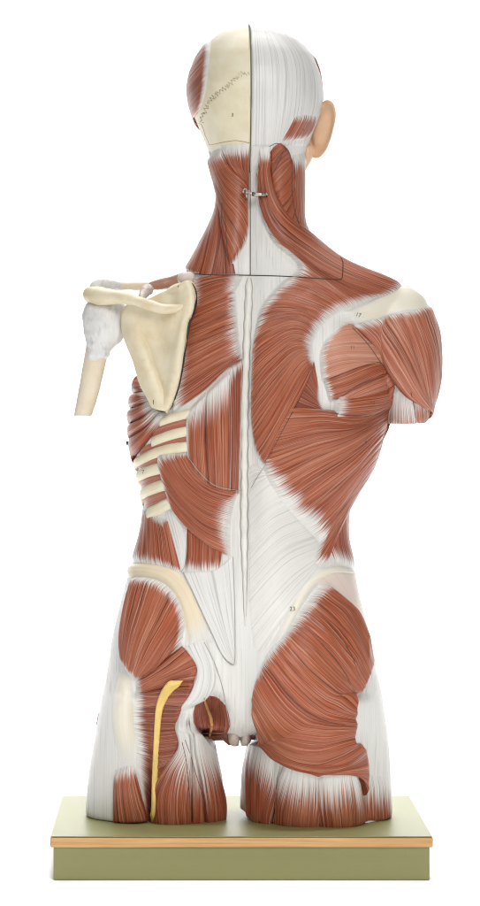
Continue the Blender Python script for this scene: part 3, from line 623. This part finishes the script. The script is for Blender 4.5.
# ================================================================== SPINE LIGAMENT
BV2 = bvh_of([body, skull, scalp] + PATCHES)
spx = [(249, 278), (248.5, 300), (247.5, 330), (246, 360), (245, 400), (244.4, 440), (244.2, 480), (244.2, 520), (244.5, 560), (245, 600), (245.3, 626)]
pts, L_ = arc_resample(spx, 180)
b = bmesh.new(); pp, rr = [], []
for i, (x, y) in enumerate(pts):
    h, _ = cast(x, y, 245); fr_ = i / 179.0
    kn = 0.5 + 0.5 * math.sin(y / 20.0 * 2 * math.pi)
    wv = math.sin(y / 11.0) * 0.2
    pp.append(h + Vector((wv / 1000, -0.0012, 0))); rr.append((2.7 + 0.8 * kn) * min(1, fr_ * 20 + 0.4) * min(1, (1 - fr_) * 3.5 + 0.1) / 1000)
for _ in range(3): pp = [pp[0]] + [(pp[i - 1] + pp[i] * 2 + pp[i + 1]) / 4 for i in range(1, len(pp) - 1)] + [pp[-1]]
tube_bm(b, pp, rr, 14, 1.0)
from_bm('spine_ligament', b, M['ligament'], torso)
for sd_ in (-1, 1):
    ln_ = []
    for i in range(0, 176, 2):
        x, y = pts[i]; ln_.append((x + sd_ * (rr[i] * 1000 + 0.6) * 1.03, y))
    surf_tube('fascia_line', ln_, [0.25, 0.42, 0.45, 0.4, 0.15], 'greyline', 0.1, BV2, step=1.5, smooth=1)

# ================================================================== SCAPULA WITH ARM BONE AND COLLARBONE
def sdepth(px, py):
    d = -86 + (193 - px) * 0.50 + max(0, (py - 300)) * -0.01
    d += 7.0 * math.exp(-((px - 163 + (py - 340) * -0.12) / 14) ** 2 - ((py - 343) / 26) ** 2)       # hollow of the blade
    d += 5.5 * math.exp(-((px - 172) / 13) ** 2 - ((py - 294) / 6) ** 2)
    rim = 132 + max(0, py - 325) * 0.36
    d -= 5.0 * math.exp(-((px - rim) / 5.0) ** 2) * min(1, max(0, (py - 312) / 20))
    d += 4.0 * math.exp(-((px - rim - 9) / 4.0) ** 2) * min(1, max(0, (py - 325) / 20)) * min(1, max(0, (402 - py) / 20))
    d -= 3.5 * math.exp(-((px - (190 - max(0, py - 310) * 0.21)) / 4.0) ** 2) * min(1, max(0, (py - 305) / 20))
    d -= 4.0 * math.exp(-((px - 188) / 9) ** 2 - ((py - 304) / 10) ** 2)
    d += noise.noise(Vector((px / 14.0, py / 18.0, 3.3))) * 1.4
    return d
SCG = [[(189, 280), (193.5, 287), (195, 298), (193, 312), (188, 322), (185, 342), (182, 365), (178, 385), (172, 403), (167, 411)],
       [(184, 281.5), (184, 300), (180, 325), (176, 355), (171, 380), (165, 403), (164, 411)],
       [(174, 286), (170, 305), (166, 335), (164, 365), (161, 390), (160, 410)],
       [(160, 293), (154, 310), (150, 335), (151, 362), (153, 390), (157, 409)],
       [(146, 299), (139, 315), (136, 335), (142, 365), (148, 392), (155, 408)],
       [(132, 300), (123, 310), (121.5, 326), (126, 343), (134, 363), (140, 384), (148, 398), (153, 406)]]
scap = patch('scapula', SCG, 'bone', T=3.5, depth=sdepth, ends=(3.5, 3.5), sides=(4, 5), ridge=0, under=5.0, smooth=4, label='bare shoulder blade bone')
BV3 = bvh_of([scap])
# spine of the scapula running out into the acromion
def free_tube(name, pts, mat, parent, seg=16, flat=1.0, n=60, nz=0.0, nsc=150, label=None):
    """pts: (px, py, depth_mm, radius_mm)"""
    r, _ = arc_resample(pts, n); b = bmesh.new()
    W_ = [P(x, y, d / 1000.0) for x, y, d, _ in r]; R_ = np.array([max(0.1, q[3]) for q in r]) / 1000.0
    # rounded ends
    for e in (0, 1, 2):
        f = [0.35, 0.72, 0.92][e]; R_[e] *= f; R_[-1 - e] *= f
    tube_bm(b, W_, R_, seg, flat)
    if nz:
        for v in b.verts: v.co += Vector((noise.noise(v.co * nsc), noise.noise(v.co * nsc + Vector((5, 5, 5))), noise.noise(v.co * nsc + Vector((9, 1, 3))))) * nz / 1000
    return from_bm(name, b, M[mat], parent, label=label)
free_tube('scapular_spine', [(194, 301, -87, 1.5), (184, 306, -87.5, 3.0), (170, 309, -85, 4.6), (155, 307, -79, 5.2), (140, 302, -72, 5.2), (126, 298, -66, 5.8), (113, 297, -58, 7.0), (101, 296, -48, 9.0), (92, 295, -38, 8.6), (88, 296, -32, 5)], 'bone', scap, 18, 1.25, nz=0.9, nsc=110)
free_tube('collarbone', [(92, 291, -22, 5), (103, 286.5, -18, 5.5), (120, 286, -6, 4.4), (140, 286, 2, 4.4), (160, 285.5, 6, 4.6), (178, 282.5, 6, 5.5), (200, 280, 4, 6)], 'humerus', scap, 16, 1.0, nz=0.4)
free_tube('subclavius_muscle', [(148, 285.5, -4, 2.5), (158, 284.5, -2, 5.2), (172, 281.5, -2, 5.6), (186, 278, -2, 6.5), (200, 276, 0, 5)], 'stump', scap, 14, 0.8, nz=0.4)
free_tube('joint_ligament', [(90, 292, -34, 4.5), (98, 285, -32, 6.0), (108, 284.5, -26, 5.6), (120, 285.5, -16, 4)], 'capsule', scap, 14, 0.9, nz=0.8, nsc=220)
free_tube('coracoid_ligament', [(140, 302, -52, 3), (143, 295, -36, 4.5), (147, 290, -22, 6), (150, 287, -8, 3.5)], 'lobe', scap, 14, 0.8, nz=1.0, nsc=260)
def lump(name, rows, mat, parent, back=1.0, yc=-20, seg=40, nz=0.6, nsc=140, nexp=2.1, label=None, sub=1.5):
    """free-standing loft: rows (py, left, right, thickness_mm)"""
    R = np.array(rows, float); n = max(4, int(abs(R[-1, 0] - R[0, 0]) / sub)); tt = np.linspace(0, 1, n)
    Q = cr_sample(R, tt); b = bmesh.new(); rings = []
    for py, xl, xr, th in Q:
        cx_, w_ = (xl + xr) / 2, max(0.3, (xr - xl) / 2); ring = []
        for i in range(seg):
            a = 2 * math.pi * i / seg; c, s = math.cos(a), math.sin(a); ex = 2.0 / nexp
            y = yc / 1000 + max(0.3, th) / 1000 * math.copysign(abs(s) ** ex, s)
            p = P(cx_ + w_ * math.copysign(abs(c) ** ex, c), py, yc / 1000); ring.append(b.verts.new((p.x, y, p.z)))
        rings.append(ring)
    for a, c in zip(rings, rings[1:]):
        for i in range(seg): b.faces.new((a[i], a[(i + 1) % seg], c[(i + 1) % seg], c[i]))
    b.faces.new(rings[0]); b.faces.new(rings[-1][::-1])
    if nz:
        for v in b.verts: v.co += Vector((noise.noise(v.co * nsc), noise.noise(v.co * nsc + Vector((5, 5, 5))), 0)) * nz / 1000
    return from_bm(name, b, M[mat], parent, label=label)
hum = lump('humerus', [(338, 86, 112, 11), (345, 86, 110, 11), (360, 83.5, 106.5, 10.5), (380, 80, 102, 10), (400, 76.3, 97, 9.5), (413, 74, 92.8, 9), (415.5, 73.6, 91.8, 9), (416, 74.6, 91, 8.4)], 'humerus', scap, yc=-32, nz=0.3, label='cut upper arm bone')
lump('joint_capsule', [(300, 92, 118, 5), (304, 86, 124, 14), (312, 82.5, 126.5, 18), (322, 82, 127, 20), (332, 83.5, 126, 18.5), (341, 85.5, 121, 15), (349, 86.5, 112.5, 12.4), (356, 85.8, 108.6, 11.4), (361, 88, 103, 9.5)], 'capsule', scap, yc=-34, nz=1.6, nsc=170, nexp=2.2, label='grey white fibrous shoulder joint')
# the trapezius stump beside the scapula
lump('muscle_stump', [(272, 182, 191, 4), (274, 178.5, 194, 8), (278, 177, 195, 9), (282, 178, 193, 8), (285, 181, 190, 4)], 'fascia_pink', torso, yc=-58, nz=0.8, label='cut pale muscle end')

# ================================================================== PERINEUM
lump('levator_muscle', [(708, 206, 226, 12), (716, 209, 233, 15), (726, 213, 233, 14), (735, 219, 233, 11), (741, 224, 233, 8), (745, 228, 232, 3)], 'umber', torso, yc=-34, nz=1.6, nsc=120)
lump('levator_muscle', [(708, 252, 268, 12), (716, 249, 264, 15), (726, 246, 258, 14), (735, 246, 254, 11), (740, 246, 252, 8), (743, 247, 250, 3)], 'umber', torso, yc=-34, nz=1.6, nsc=120)
lump('sphincter_lobe', [(722, 230, 240, 8), (730, 228.5, 239.5, 12), (738, 228, 239.5, 12), (743, 229.5, 239, 9), (746, 232, 238, 4)], 'lobe', torso, yc=-46, nz=0.8, nsc=160)
lump('sphincter_lobe', [(722, 239.5, 249, 8), (730, 240, 250, 12), (738, 240, 250.5, 12), (743, 240.3, 249, 9), (745.5, 241, 247, 4)], 'lobe', torso, yc=-46, nz=0.8, nsc=160)
FAT_ = 1

# ================================================================== EAR
def ear():
    b = bmesh.new()
    out = np.array([(312, 152), (309, 142), (313, 128), (318, 114), (323.5, 103), (329, 99.5), (334, 102), (337, 109), (337.5, 117), (335.5, 128), (332.5, 139), (328, 150), (321.5, 157.5), (315, 158)], float)
    loop = cr_sample(np.vstack([out, out[:1]]), np.linspace(0, 1, 73))[:-1]
    c = np.array([321.5, 130.0])
    def lay(k, dy, off=(0, 0)):
        r = []
        for x, y in loop:
            q = c + (np.array([x, y]) - c) * k
            tilt = (q[0] - 312) * -0.75 + 14          # outer edge leans towards the viewer
            p = P(q[0] + off[0] - 1.5, q[1] + off[1], (tilt + dy) / 1000.0); r.append(b.verts.new(p))
        return r
    rings = [lay(0.05, -7.5, (-3, 0)), lay(0.2, -7.3, (-3, 0)), lay(0.4, -6.2, (-2.5, 0)), lay(0.55, -4.4, (-1.5, 0)), lay(0.68, -3.6, (-.5, 0)), lay(0.78, -4.4), lay(0.87, -6.0), lay(0.94, -6.4), lay(0.985, -4.8), lay(1.0, -2), lay(0.98, 1), lay(0.9, 3), lay(0.78, 1), lay(0.6, -0.5), lay(0.3, -0.5), lay(0.05, -0.5)]
    n = len(loop)
    for a, d in zip(rings, rings[1:]):
        for i in range(n): b.faces.new((a[i], a[(i + 1) % n], d[(i + 1) % n], d[i]))
    b.faces.new(rings[0]); b.faces.new(rings[-1])
    return b
from_bm('ear', ear(), M['skin'], scalp)
lump('jaw', [(146, 298, 314, 10), (154, 300, 314, 12), (160, 300, 312, 11), (166, 300, 308.5, 8), (171, 301, 305, 3)], 'skin', torso, yc=10, nz=0.3)
lump('jaw', [(152, 208, 216, 8), (160, 210, 219, 12), (172, 211, 220, 12), (178, 211.5, 220, 9), (182, 214, 219, 3)], 'bone', torso, yc=-4, nz=0.3)
lump('cheek_muscle', [(166, 212.5, 220, 8), (172, 211.5, 221, 13), (178, 211.5, 220.5, 11), (182.5, 214, 219.5, 5)], 'umber', torso, yc=-6, nz=0.5)

# ================================================================== NERVE
NG = [[(183.5, 680.5), (170, 682), (162, 690), (156, 706), (154, 730), (152, 775), (150.8, 822)], [(181, 683), (172.5, 685.5), (165.5, 693.5), (159, 708), (156.5, 731), (154.5, 775), (152.8, 823)], [(178.5, 686), (174.5, 689), (168.6, 697), (162.6, 710), (160, 733), (158, 775), (155.6, 823)]]
def nerve_depth(px, py):
    h, _ = cast(px, py, 245, BV2); return h.y * 1000
# bridge the nerve over the grooves with a smoothed depth
nd = arc_resample(NG[1], 24)[0]
dd = np.array([nerve_depth(x, y) for x, y in nd]); 
for _ in range(6):
    dd2 = dd.copy(); dd2[1:-1] = np.minimum(dd[1:-1], (dd[2:] + dd[:-2]) / 2); dd = 0.5 * dd + 0.5 * dd2
ny = nd[:, 1]
patch('nerve', NG, 'nerve', T=1.5, depth=lambda px, py: float(np.interp(py, ny, dd)) - 0.6, ends=(1.5, 1), sides=(2.5, 2.5), ridge=0, under=1.5, res=0.9, smooth=8)
free_tube('fat_strand', [(160, 742, -60, 0.8), (161, 750, -59, 1.8), (161, 757, -57, 2.2), (159.5, 766, -55, 0.8)], 'fat', torso, 10, 0.7, nz=0.5, nsc=300)

# ================================================================== SEAMS, LINES, PAINTED SHADE
BV4 = bvh_of([body, skull, scalp, scap] + [p for p in PATCHES if p is not scap])
surf_tube('parting_seam', [(250.3, 143), (250.3, 180), (250.3, 230), (250.3, 275)], 0.5, 'plate', 0.1, BV4, smooth=3)
surf_tube('parting_seam', [(178, 287), (183, 279), (188, 275.5), (196, 274), (215, 275), (250, 275.3), (285, 276.3), (320, 278.5), (340, 279.5), (342.5, 276), (343, 262), (341, 258)], 0.5, 'seam_and_shade', 0.15, BV4, step=1.4, smooth=2)
surf_tube('scapula_gap_shade', [(188, 279.5), (194.3, 287), (196, 298), (194, 312), (189.3, 322), (186.2, 342), (183.2, 365), (179, 386), (173, 404), (167.5, 412), (160, 411.5), (154, 408.5), (153.2, 400)], [0.6, 1.2, 1.6, 1.5, 1.5, 1.0, 0.9, 0.8, 0.7, 0.6, 0.5, 0.35, 0.3], 'seam_and_shade', 0.3, BV4, smooth=3)  # shade in the gap beside the blade, painted as a dark tube
surf_tube('fat_strand', [(204, 698), (207, 708), (210.5, 718), (211.5, 728), (209.5, 736)], [0.8, 1.6, 2.0, 1.8, 0.8], 'fat', 0.3, BV4, flat=0.7)
# suture of the skull: zigzag
rs = random.Random(3)
ctrl = [(249.5, 73.5), (243, 73.5), (237.5, 76.5), (231.5, 83), (224, 88), (217.5, 93.5), (212, 99), (207.5, 106), (202.5, 116), (200.8, 124)]
r, _ = arc_resample(ctrl, 50); zz = []
for i in range(50):
    t = r[min(49, i + 1)] - r[max(0, i - 1)]; t /= np.linalg.norm(t); nn = np.array([-t[1], t[0]])
    zz.append(tuple(r[i] + nn * (1 if i % 2 else -1) * rs.uniform(0.8, 3.0) + t * rs.uniform(-0.9, 0.9)))
b = bmesh.new(); W_ = []
for x, y in zz:
    h, _ = cast(x, y, 245); W_.append(h + (CAM - h).normalized() * 0.0001)
tube_bm(b, W_, 0.00026, 6); from_bm('skull_suture', b, M['line'], skull)
surf_tube('skull_suture', [(201, 124), (204, 130), (205, 136), (208, 140), (208.8, 144)], 0.3, 'line', 0.05, BV, skull)
surf_tube('skull_ridge', [(209, 145), (216, 144), (222, 142.5), (235, 140.5), (243, 141.5), (249.6, 143)], 0.35, 'line', 0.1, BV4, skull)
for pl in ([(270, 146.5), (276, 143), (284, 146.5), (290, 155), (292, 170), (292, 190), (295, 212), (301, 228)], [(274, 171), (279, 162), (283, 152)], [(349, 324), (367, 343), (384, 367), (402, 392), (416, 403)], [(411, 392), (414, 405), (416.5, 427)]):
    surf_tube('muscle_crease_and_shade', pl, 0.38, 'crease_and_shade', 0.05, BV4)
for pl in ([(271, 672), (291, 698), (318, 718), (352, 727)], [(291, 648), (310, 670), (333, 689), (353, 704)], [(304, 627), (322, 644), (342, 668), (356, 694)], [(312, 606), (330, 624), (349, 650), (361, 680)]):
    surf_tube('muscle_crease_and_shade', pl, [0.15, 0.45, 0.5, 0.4, 0.15], 'crease_and_shade', 0.0, BV4)
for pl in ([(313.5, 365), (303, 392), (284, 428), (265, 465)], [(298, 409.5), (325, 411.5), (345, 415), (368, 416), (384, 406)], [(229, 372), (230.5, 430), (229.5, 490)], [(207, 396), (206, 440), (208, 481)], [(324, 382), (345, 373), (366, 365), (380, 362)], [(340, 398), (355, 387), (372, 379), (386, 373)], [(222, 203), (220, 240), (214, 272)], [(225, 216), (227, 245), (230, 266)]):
    surf_tube('muscle_crease_and_shade', pl, [0.15, 0.34, 0.38, 0.3, 0.15], 'crease_and_shade', 0.0, BV4)  # mostly shade along the muscle borders, painted on as thin dark tubes
surf_tube('muscle_crease_and_shade', [(182, 742), (186, 760), (188, 780), (189.5, 798)], 0.32, 'crease_and_shade', 0.05, BV4)
surf_tube('muscle_crease_and_shade', [(185, 740), (191, 757), (197, 778), (204, 800), (207, 815)], 0.32, 'crease_and_shade', 0.05, BV4)
for pl in ([(183, 572), (191, 588), (202, 612), (213, 636), (222, 655), (230, 664), (234.5, 663), (235, 640), (234.5, 600), (233, 557)], [(204, 642), (214, 662), (222, 686), (227, 712), (229.5, 725)], [(251, 488), (258, 476), (264, 467)], [(181, 572), (184.5, 566), (186, 552), (187, 534)], [(187, 456), (201, 474), (216, 486), (240, 491)]):
    surf_tube('fascia_line', pl, 0.33, 'greyline', 0.5, BV4, step=1.2, smooth=3)

# ================================================================== HARDWARE
b = bmesh.new()
latch_root = None
def hw(pts, rad, seg=10): tube_bm(b, [P(x, y, d / 1000) for x, y, d in pts], rad / 1000, seg)
hh, _ = cast(256, 194, 245, BV4); h2_, _ = cast(264, 194, 245, BV4); dn = min(hh.y, h2_.y) * 1000 - 0.6
hw([(252, 194, dn - 2.5), (256, 194.2, dn - 3), (260, 194.4, dn - 3), (266, 194.5, dn - 3)], 1.9)
hw([(263.5, 194.4, dn - 3), (264.5, 194.4, dn - 3)], 2.2)
hw([(266, 194.5, dn - 3), (267.3, 193.6, dn - 3)], 2.1)
latch = from_bm('neck_latch', b, M['metal'], torso, label='small steel hook latch')
b = bmesh.new()
hw([(255.5, 194, dn - 4.2), (251.5, 193.6, dn - 4.4), (247.5, 192.6, dn - 4), (246.8, 190, dn - 3), (245.2, 188.6, dn - 2.5), (243.5, 190, dn - 2.5), (243.2, 192.5, dn - 3)], 1.0)
hw([(245, 189, dn - 1.5), (246.5, 192, dn - 4.5), (246.8, 196.5, dn - 3.5), (245.6, 199, dn + 1)], 0.9)
from_bm('hook', b, M['metal'], latch)
b = bmesh.new(); hw([(258.3, 194.3, dn - 4.8), (263, 194.4, dn - 4.8)], 0.35); hw([(252.2, 194, dn - 4), (253.4, 194, dn - 4.3)], 1.75); from_bm('hook_band', b, M['dark_metal'], latch)
b = bmesh.new(); hw([(131, 443, 2), (127.5, 443, 0), (126.4, 443, 0)], 1.5); hw([(127, 441, 0), (127, 445, 0)], 0.9); from_bm('side_pin', b, M['dark_metal'], torso)
b = bmesh.new(); hw([(100, 712, 2), (98.6, 718, 2), (97.4, 725, 2)], 1.5); from_bm('side_slot', b, M['umber'], torso)

# ================================================================== PRINTED NUMBERS
def number(txt, px, py, size, parent=None, rot=0.0, mat='ink'):
    cu = bpy.data.curves.new('num', 'FONT'); cu.body = txt; cu.size = 1.0; cu.align_x = 'CENTER'; cu.align_y = 'CENTER'; cu.resolution_u = 3
    ob = bpy.data.objects.new('num', cu); COL.objects.link(ob)
    me = bpy.data.meshes.new_from_object(ob.evaluated_get(bpy.context.evaluated_depsgraph_get())); bpy.data.objects.remove(ob)
    c, s = math.cos(rot), math.sin(rot)
    for v in me.vertices:
        x, y = v.co.x * size, v.co.y * size
        h, _ = cast(px + x * c - y * s, py - (x * s + y * c), 245, BV4)
        v.co = h + (CAM - h).normalized() * 0.00035
    me.name = 'number_mark'
    return link('number_mark', me, M[mat], parent or torso)
for t_, x, y, s_, r_ in (('3', 232.5, 115, 5, 0), ('4', 203.8, 140, 4, 0), ('17', 358.5, 315, 5.5, -0.3), ('11', 352.5, 347.5, 5, 0), ('12', 372.5, 402.5, 5, 0), ('7', 143, 472, 5, 0), ('23', 292.5, 609, 6, 0), ('8', 303.5, 130, 3.5, 0), ('9', 366, 442, 3.5, 0), ('5', 299.5, 801, 4, 0), ('6', 248, 178, 2.6, 0)):
    number(t_, x, y, s_, None, r_)

# ================================================================== BASE BOARD
def box(b, x0, x1, y0, y1, z0, z1, bev=0.0006):
    vs = [b.verts.new((x, y, z)) for x in (x0, x1) for y in (y0, y1) for z in (z0, z1)]
    f = [(0, 1, 3, 2), (4, 6, 7, 5), (0, 4, 5, 1), (2, 3, 7, 6), (0, 2, 6, 4), (1, 5, 7, 3)]
    for q in f: b.faces.new([vs[i] for i in q])
    if bev: bmesh.ops.bevel(b, geom=b.edges[:], offset=bev, segments=2, affect='EDGES')
BX0, BX1, BY = -0.1838, 0.1810, 0.125
b = bmesh.new(); box(b, BX0, BX1, -BY, BY, 0.0315, 0.0412, 0.0008); from_bm('wood_edge', b, M['wood'], base, False)
b = bmesh.new(); box(b, BX0 + 0.0008, BX1 - 0.0008, -BY + 0.0008, BY - 0.0008, 0.0405, TOP_Z, 0.0003); from_bm('board_top', b, M['laminate'], base, False)
b = bmesh.new(); box(b, BX0 + 0.003, BX1 - 0.003, -BY + 0.003, BY - 0.003, 0.0, 0.0322, 0.0006); from_bm('plinth', b, M['plinth'], base, False)

# ================================================================== WHITE STUDIO SWEEP
b = bmesh.new(); prof_ = [(-4.0, -0.0004), (1.2, -0.0004)]
for i in range(1, 13):
    a = i / 12 * math.pi / 2; prof_.append((1.2 + 0.8 * math.sin(a), 0.8 - 0.8 * math.cos(a)))
prof_.append((2.0, 3.5)); rows_ = []
for y, z in prof_: rows_.append([b.verts.new((-3, y, z)), b.verts.new((3, y, z))])
for p_, q_ in zip(rows_, rows_[1:]): b.faces.new((p_[0], p_[1], q_[1], q_[0]))
bd = from_bm('backdrop', b, plain_mat('white_paper', (0.9, 0.9, 0.9), 0.9, 0, 0.01), None)
bd['kind'] = 'structure'
for p_ in bd.data.polygons: pass

# ================================================================== LIGHT
def area(name, loc, target, size, power, col=(1, 1, 1), sy=None):
    l = bpy.data.lights.new(name, 'AREA'); l.energy = power; l.color = col; l.size = size
    if sy: l.shape = 'RECTANGLE'; l.size_y = sy
    o = bpy.data.objects.new(name, l); COL.objects.link(o); o.location = loc
    o.rotation_euler = (Vector(target) - Vector(loc)).to_track_quat('-Z', 'Y').to_euler()
    return o
area('key_softbox', (0.45, -2.1, 1.75), (0, 0, 0.62), 0.8, 31, (1, 0.985, 0.96))
area('fill_softbox', (-1.9, -1.8, 0.9), (0, 0, 0.42), 1.0, 4, (0.96, 0.98, 1.0))
bl_ = area('backdrop_light', (0, 1.3, 2.6), (0, 1.75, 0.2), 1.6, 75); bl_.data.spread = math.radians(95)
fl_ = area('added_floor_light', (0, -0.75, 2.4), (0, -0.6, 0), 0.6, 3.6); fl_.data.spread = math.radians(26)  # unseen lamp added to whiten the floor in front of the base
W = bpy.data.worlds.new('World'); SC.world = W; W.use_nodes = True
bg = W.node_tree.nodes['Background']; bg.inputs[0].default_value = (1, 1, 1, 1); bg.inputs[1].default_value = 0.21
SC.view_settings.view_transform = 'Standard'; SC.view_settings.look = 'None'; SC.view_settings.exposure = 0; SC.view_settings.gamma = 1
SC.render.engine = 'CYCLES'
SC.cycles.max_bounces = 6
SC.cycles.filter_width = 1.15
